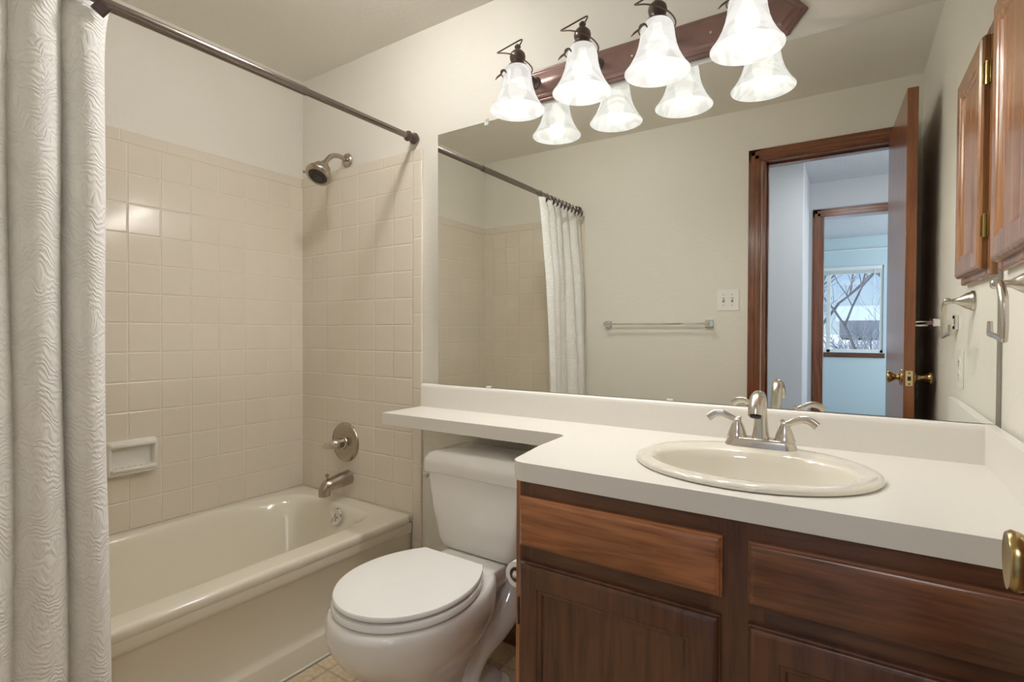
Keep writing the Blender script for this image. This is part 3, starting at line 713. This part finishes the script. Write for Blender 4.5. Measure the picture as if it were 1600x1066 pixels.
sp_pts = [(-.0005, ZT-.001), (-.019, ZT-.001), (-.019, .893), (-.0175, .902), (-.012, .9075), (-.0005, .9085)]
loft(bm, [[(x, y, z) for y, z in sp_pts] for x in (.797-PX, xr-.019-PX)])
build('backsplash', bm, M['laminate'], ct, smooth=50)
bm = B(); x_ = xr-PX
prism(bm, [(x_-.019, -.0005), (x_-.019, -.573), (x_, -.573), (x_, -.0005)], ZT-.001, .9085)
build('side_splash', bm, M['laminate'], ct, bevel=.0016)
# sink
sk = vroot('sink', 'oval cream drop-in sink set in the countertop', 'sink', SX, SY, ZT)
def el(rx, ry, z, cy=0, n_=144): return [(rx*math.cos(2*PI*i/n_), cy+ry*math.sin(2*PI*i/n_), z) for i in range(n_)]
bm = B()
loft(bm, [el(.236, .206, .0005), el(.241, .211, .002), el(.243, .213, .006), el(.240, .210, .011), el(.230, .200, .0145), el(.215, .180, .015, -.006), el(.207, .160, .0135, -.016), el(.200, .147, .010, -.022),
          el(.196, .141, .004, -.024), el(.191, .136, -.012, -.024), el(.178, .125, -.05, -.024), el(.155, .108, -.09, -.022), el(.115, .08, -.122, -.02), el(.06, .045, -.136, -.02), el(.022, .022, -.14, -.02)], cap0=False)
build('bowl', bm, M['sink'], sk, smooth=70)
build('drain', lathe(B(), [(.021, 0), (.023, .002), (.018, .003), (.0, .001)], (0, -.02, -.139), (0, 0, 1), 24), M['nickel'], sk)
# faucet
fa = vroot('faucet', 'brushed nickel two handle faucet at the back of the sink', 'faucet', 2.045, -.155, ZT+.0135)
bm = B()
def st(a_, b_, z): 
    return [(x, y, z) for x, y in rrect(-a_, a_, -b_, b_, min(b_*.98, .024), 6)]
loft(bm, [st(.081, .028, .0), st(.0805, .0275, .003), st(.076, .025, .014), st(.0735, .0225, .020), st(.070, .020, .0215)])
build('base_plate', bm, M['nickel'], fa, smooth=50)
build('spout', tube(B(), [(0, .004, .018), (0, .004, .045), (0, .003, .08), (0, -.004, .106), (0, -.026, .124), (0, -.052, .120), (0, -.070, .102), (0, -.078, .085)], [.0215, .0165, .0140, .0142, .0155, .0170, .0175, .0170], 24, 6, up=(0, 1, 0)), M['nickel'], fa, smooth=60)
build('aerator', lathe(B(), [(.0125, 0), (.0125, .006), (.010, .007)], (0, -.0775, .087), Vector((0, -.35, -.94)), 18), M['black'], fa)
for sx in (-1, 1):
    hh = build('handle', lathe(B(), [(.0235, .018), (.0235, .023), (.0215, .026), (.020, .033), (.0155, .045), (.011, .055), (.009, .059), (.010, .063), (.006, .066)], (sx*.053, 0, 0), (0, 0, 1), 28), M['nickel'], fa, smooth=50)
    build('lever', tube(B(), [(sx*.045, .0, .070), (sx*.055, -.001, .061), (sx*.070, -.003, .067), (sx*.088, -.006, .075), (sx*.106, -.009, .073), (sx*.121, -.012, .062)], [.003, .0075, .008, .0085, .009, .0095], 12, 6, up=(0, 1, 0), flat=[.8, .75, .55, .45, .42, .42]), M['nickel'], hh)

# ------------------------------------------------------------------ toilet paper on the cabinet side
tp_ = thing('toilet_paper_holder', 'chrome toilet paper holder with a nearly used roll on the vanity side', 'toilet paper holder', V(1.60, -.46, .535), VA)
for y_ in (-.062, .062): build('bracket', tube(B(), [(-.001, y_, 0), (-.012, y_, 0), (-.034, y_, 0)], [.014, .008, .008], 14, 3), M['chrome'], tp_)
build('roller', tube(B(), [(-.030, -.060, 0), (-.030, .060, 0)], .0075, 14, 1), M['chrome'], tp_)
bm = B(); lathe(bm, [(.019, -.052), (.0305, -.052), (.0305, .052), (.019, .052), (.019, -.052)], (-.034, 0, -.006), (0, 1, 0), 36, False, False)
tube(bm, [(-.064, -.05, -.01), (-.066, -.05, -.028), (-.060, -.05, -.044)], .0006, 4, 2)
build('paper_roll', bm, M['paper'], tp_)
bm = B(); lathe(bm, [(.0178, -.053), (.0189, -.053), (.0189, .053), (.0178, .053), (.0178, -.053)], (-.034, 0, -.006), (0, 1, 0), 30, False, False)
build('cardboard_core', bm, M['card'], tp_)

# ------------------------------------------------------------------ mirror
A_, B_ = .0129, -.0064
def my(x, z): return .0129*(x-1.7) - .0064*(z-1.4)
mir = thing('mirror', 'large frameless wall mirror above the backsplash', 'mirror', (1.7, 0, 1.4))
mx0, mx1, mz0, mz1 = .879, 2.4985, .9095, 1.8725
def mf(x, y, z): return (x-1.7, my(x, z)+y, z-1.4)
bm = B(); box(bm, mx0, mx1, 0, .004, mz0, mz1, f=mf)
bm.faces.ensure_lookup_table()
mo = build('mirror_glass', bm, [M['mirror_edge'], M['mirror']], mir, smooth=5)
for p_ in mo.data.polygons:
    if p_.normal.y < -.9: p_.material_index = 1
for x_, z_, up_ in ((1.112, mz1, 1), (1.12, mz0, -1), (1.78, mz0, -1)):
    bm = B()
    zz0, zz1 = (z_-.014, z_+.010) if up_ > 0 else (z_-.0005, z_+.006)
    box(bm, x_-.009, x_+.009, -.0035, -.0002, zz0, zz1, f=mf)
    if up_ > 0: lathe(bm, [(.0055, 0), (.0055, .003), (.003, .0045)], mf(x_, -.0035, z_+.004), (0, -1, 0), 14)
    build('mirror_clip', bm, M['clip'], mir, bevel=.001)

# ------------------------------------------------------------------ vanity light
vl = thing('vanity_light', 'four lamp bronze vanity light bar with alabaster glass shades over the mirror', 'light fixture', V(1.665, 0, 1.950), VA)
def hexa(hl, hh_, cut, y): return [(-hl, y, 0), (-hl+cut, y, -hh_), (hl-cut, y, -hh_), (hl, y, 0), (hl-cut, y, hh_), (-hl+cut, y, hh_)]
bm = B()
loft(bm, [hexa(.462, .056, .046, -.0005), hexa(.462, .056, .046, -.006), hexa(.456, .051, .043, -.010), hexa(.453, .048, .041, -.010), hexa(.449, .045, .040, -.015), hexa(.440, .038, .036, -.018), hexa(.437, .036, .034, -.018), hexa(.430, .030, .030, -.026), hexa(.405, .010, .012, -.031), hexa(.40, .004, .006, -.0315)])
build('back_plate', bm, M['plate'], vl, smooth=20, bevel=.001)
for i in range(3):
    build('plate_screw', lathe(B(), [(.0045, 0), (.004, .003), (0, .0045)], (-.2265+.2265*i, -.0295, -.004), (0, -1, 0), 12), M['nickel'], vl)
LX = [1.327, 1.5535, 1.778, 2.004]
for i, lx in enumerate(LX):
    px = (lx-1.665); py = -.146
    am = B()
    tube(am, [(px, -.028, .0), (px, -.07, .004), (px, -.115, .016), (px, py+.004, .024)], [.010, .008, .007, .007], 12, 5)
    lathe(am, [(.020, 0), (.019, .006), (.010, .012)], (px, -.028, .0), (0, -1, 0), 20)
    arm = build('arm', am, M['bronze'], vl)
    hb = B(); lathe(hb, [(.031, .002), (.030, .008), (.020, .014), (.019, .018), (.0235, .026), (.0255, .036), (.0235, .046), (.016, .054), (.008, .058), (.006, .061), (.010, .066), (.010, .070), (.005, .076), (0, .077)], (px, py, .0), (0, 0, 1), 28)
    build('lamp_holder', hb, M['bronze'], arm, smooth=50)
    wr = B()
    P_ = [(-.040, -.034, -.022), (-.047, -.004, -.018), (-.030, .032, -.014), (.010, .044, -.010), (.042, .022, -.006), (.044, -.012, .002), (.022, -.040, .016), (-.014, -.046, .032), (-.044, -.044, .042)]
    tube(wr, [(px+a_, py+b_, c_) for a_, b_, c_ in P_], .0022, 8, 6)
    P2 = [(-.044, -.044, .042), (-.0475, -.043, .0435), (-.046, -.041, .0465), (-.016, -.020, .068), (.012, -.002, .086), (.016, .0, .083), (.010, -.002, .072), (.002, -.004, .058)]
    tube(wr, [(px+a_, py+b_, c_) for a_, b_, c_ in P2], [.0022, .0022, .0022, .0022, .0024, .003, .005, .003], 8, 5, flat=[1, 1, 1, 1, 1, .6, .45, .5])
    P3 = [(-.040, -.034, -.022), (-.030, -.043, -.018), (-.018, -.047, -.020), (-.012, -.047, -.030)]
    tube(wr, [(px+a_, py+b_, c_) for a_, b_, c_ in P3], [.002, .0055, .006, .002], 8, 5, flat=[1, .5, .5, .6])
    P4 = [(-.040, -.034, -.022), (-.052, -.036, -.028), (-.062, -.034, -.034)]
    tube(wr, [(px+a_, py+b_, c_) for a_, b_, c_ in P4], [.0035, .003, .0008], 8, 4)
    build('scroll_wire', wr, M['bronze'], arm)
    sb = B()
    prof = [(.022, .006), (.034, .002), (.041, -.008), (.0445, -.022), (.047, -.042), (.0515, -.064), (.059, -.086), (.069, -.106), (.079, -.122), (.087, -.132)]
    inn = [(r_-.0028, h) for r_, h in reversed(prof[1:])] + [(.020, .003)]
    lathe(sb, prof + [(.0868, -.1335), (.0848, -.1335)] + inn, (px, py, .0), (0, 0, 1), 48, False, False)
    build('lamp_shade', sb, M['shade'], vl, smooth=60)
    bb = B(); lathe(bb, [(.012, -.004), (.013, -.02), (.020, -.036), (.0275, -.052), (.030, -.068), (.0275, -.084), (.018, -.096), (.008, -.101), (0, -.102)], (px, py, 0), (0, 0, 1), 28)
    build('bulb', bb, M['bulb'], vl, smooth=60)
    wpos = V(lx, py, 1.950-.112)
    light('vanity_lamp', 'POINT', wpos, LAMP_POWER, LAMP_COL, .028)

# ------------------------------------------------------------------ added ceiling fill light, out of view, brightens the tub side
m, n, l, b = new_mat('ceiling_fill_glow'); b.inputs['Emission Color'].default_value = (1, .975, .935, 1); b.inputs['Emission Strength'].default_value = CEIL_FILL
clt = thing('ceiling_fill_light', 'added unseen fill light, small white dome on the ceiling between the tub and the vanity light', 'fill light', (.98, -.58, H))
build('fill_base', lathe(B(), [(.075, -.0005), (.075, -.012), (.070, -.018), (0, -.018)], seg=36), M['white_pl'], clt)
build('fill_dome', lathe(B(), [(.062, -.0185), (.062, -.03), (.054, -.048), (.038, -.062), (.018, -.069), (0, -.070)], seg=36), m, clt)

# ------------------------------------------------------------------ medicine cabinet on right wall
mc = thing('medicine_cabinet', 'dark wood recessed medicine cabinet on the right wall', 'cabinet', (W, -.215, 1.26))
bm = B()
fx = -.016
box(bm, fx, -.0005, -.188, -.145, -.018, .565); box(bm, fx, -.0005, .142, .188, -.018, .565)
box(bm, fx, -.0005, -.145, .142, -.018, .025); box(bm, fx, -.0005, -.145, .142, .520, .565)
build('face_frame', bm, M['upper'], mc, bevel=.006, bseg=3)
build('cabinet_back', box(B(), -.004, -.0008, -.15, .15, .02, .53), M['black'], mc)
bm = B()
def ydoor(i, d): return [(fx-.0005-d, -.158+i, .000+i), (fx-.0005-d, .155-i, .000+i), (fx-.0005-d, .155-i, .538-i), (fx-.0005-d, -.158+i, .538-i)]
loft(bm, [ydoor(i, d) for i, d in ((0, 0), (0, .010), (.003, .0145), (.009, .018), (.046, .018), (.049, .0155), (.056, .014), (.060, .010), (.063, .0095))])
md = build('door', bm, M['upper'], mc, smooth=25)
for z0 in (.075, .425):
    hg = B(); box(hg, fx-.014, fx+.001, .1555, .158, z0, z0+.05); box(hg, fx-.003, fx-.0003, .156, .170, z0, z0+.05)
    tube(hg, [(fx-.006, .160, z0-.002), (fx-.006, .160, z0+.052)], .0042, 10, 1); build('hinge', hg, M['brass'], md, bevel=.0006)

# ------------------------------------------------------------------ towel ring on right wall
tr_ = thing('towel_ring', 'brushed nickel open towel ring on the right wall under the cabinet', 'towel ring', (W, -.300, 1.196))
build('flange', lathe(B(), [(.027, .0005), (.027, .006), (.024, .010), (.0225, .012), (.021, .018), (.012, .032), (.007, .040), (.006, .050), (.0085, .052), (.0085, .064), (.005, .067), (0, .067)], (0, 0, 0), (-1, 0, 0), 32), M['nickel'], tr_, smooth=50)
build('ring', tube(B(), [(-.052, .006, .0), (-.058, -.030, -.004), (-.058, -.056, -.028), (-.058, -.066, -.066), (-.058, -.066, -.094), (-.058, -.060, -.098), (-.058, .0, -.092), (-.058, .052, -.088), (-.058, .057, -.084), (-.058, .057, -.064)], [.0055, .0065, .0065, .006, .005, .005, .005, .005, .005, .0042], 12, 7), M['nickel'], tr_)
# square towel bars
def towel_bar(name, label, loc, rotz, L_, mat):
    o = thing(name, label, 'towel bar', loc, rotz)
    for x_ in (0, L_):
        p_ = B(); box(p_, x_-.022, x_+.022, -.0095, -.0005, -.022, .022); box(p_, x_-.014, x_+.014, -.06, -.009, -.012, .012)
        build('post', p_, mat, o, bevel=.002)
    build('bar', box(B(), .010, L_-.010, -.055, -.045, -.005, .005), mat, o, bevel=.001); return o
towel_bar('towel_bar', 'square chrome towel bar on the plain wall seen in the mirror', (1.556, -D, 1.150), PI, .605, M['chrome'])
towel_bar('towel_bar', 'square chrome towel bar on the right wall behind the open door', (W, -.56, 1.140), -PI/2, .61, M['chrome'])
# switch plate
sw = thing('light_switch', 'white double toggle switch plate beside the doorway casing', 'light switch', (1.655, -D, 1.281), PI)
bm = B(); prism(bm, rrect(-.058, .058, -.058, .058, .004, 3), .0005, .0055, f=lambda x, y, z: (x, -z, y)); build('cover_plate', bm, M['white_pl'], sw, bevel=.0015)
for sx in (-.023, .023):
    t_ = build('toggle_slot', box(B(), sx-.0055, sx+.0055, -.0062, -.005, -.013, .013), M['card'], sw)
    build('toggle', box(B(), sx-.004, sx+.004, -.014, -.005, -.002, .009), M['white_pl'], t_, bevel=.001)
    for z_ in (-.03, .03): build('cover_screw', lathe(B(), [(.003, 0), (.0025, .001)], (sx, -.0055, z_), (0, -1, 0), 10), M['nickel'], sw)
# outlet
ou = thing('wall_outlet', 'white electrical outlet plate on the right wall above the side splash', 'outlet', (W, -.475, 1.000), -PI/2)
bm = B(); prism(bm, rrect(-.035, .035, -.057, .057, .004, 3), .0005, .0055, f=lambda x, y, z: (x, -z, y)); build('cover_plate', bm, M['white_pl'], ou, bevel=.0015)
for z_ in (-.020, .020):
    rc = build('receptacle', lathe(B(), [(.0165, 0), (.0165, .0015), (.0155, .002), (0, .002)], (0, -.0052, z_), (0, -1, 0), 24), M['white_pl'], ou)
    sl = B(); box(sl, -.0075, -.0055, -.0076, -.0060, z_-.002, z_+.006); box(sl, .0055, .0075, -.0076, -.0060, z_-.002, z_+.006); box(sl, -.002, .002, -.0076, -.0060, z_-.010, z_-.006)
    build('socket_slot', sl, M['black'], rc)

# ------------------------------------------------------------------ bathroom door (open, near the right wall)
hx_, hy_ = 2.395, -D+.020; fx_, fy_ = 2.420, -.940
ang = math.atan2(fy_-hy_, fx_-hx_); DL = math.hypot(fx_-hx_, fy_-hy_)
dr = box(B(), 0, DL, -.0, .035, .008, 2.030)      # local x along the door; +y is the opening side
dob = struct('door_1', dr, M['doorwood'], bevel=.0015); dob.location = (hx_+.017, hy_, 0); dob.rotation_euler = (0, 0, ang)
kx = DL-.060; kz = .930
for sgn, y0 in ((1, .035), (-1, 0.0)):
    Lk = 1.0 if sgn > 0 else .93
    pr = [(.032, 0), (.032, .003), (.029, .008), (.016, .011), (.0115, .016), (.0105, .024), (.013, .032), (.019, .044), (.0225, .054*Lk), (.0235, .060*Lk), (.0215, .064*Lk), (.017, .0625*Lk), (0, .060*Lk)]
    if sgn > 0: pr = [(r_, h*.73) for r_, h in pr]
    kn = build('door_knob', lathe(B(), pr, (kx, y0, kz), (0, sgn, 0), 36), M['brass'], dob, smooth=50)
lp = B(); box(lp, DL-.0005, DL+.0025, .006, .029, kz-.029, kz+.029)
lt = build('latch_plate', lp, M['brass_lt'], dob, bevel=.001)
l2 = B(); box(l2, DL+.002, DL+.0034, .012, .023, kz-.008, kz+.008)
for z_ in (-.021, .021): lathe(l2, [(.003, 0), (.003, .0012)], (DL+.0024, .0175, kz+z_), (1, 0, 0), 10)
build('latch_bolt', l2, M['black'], lt)
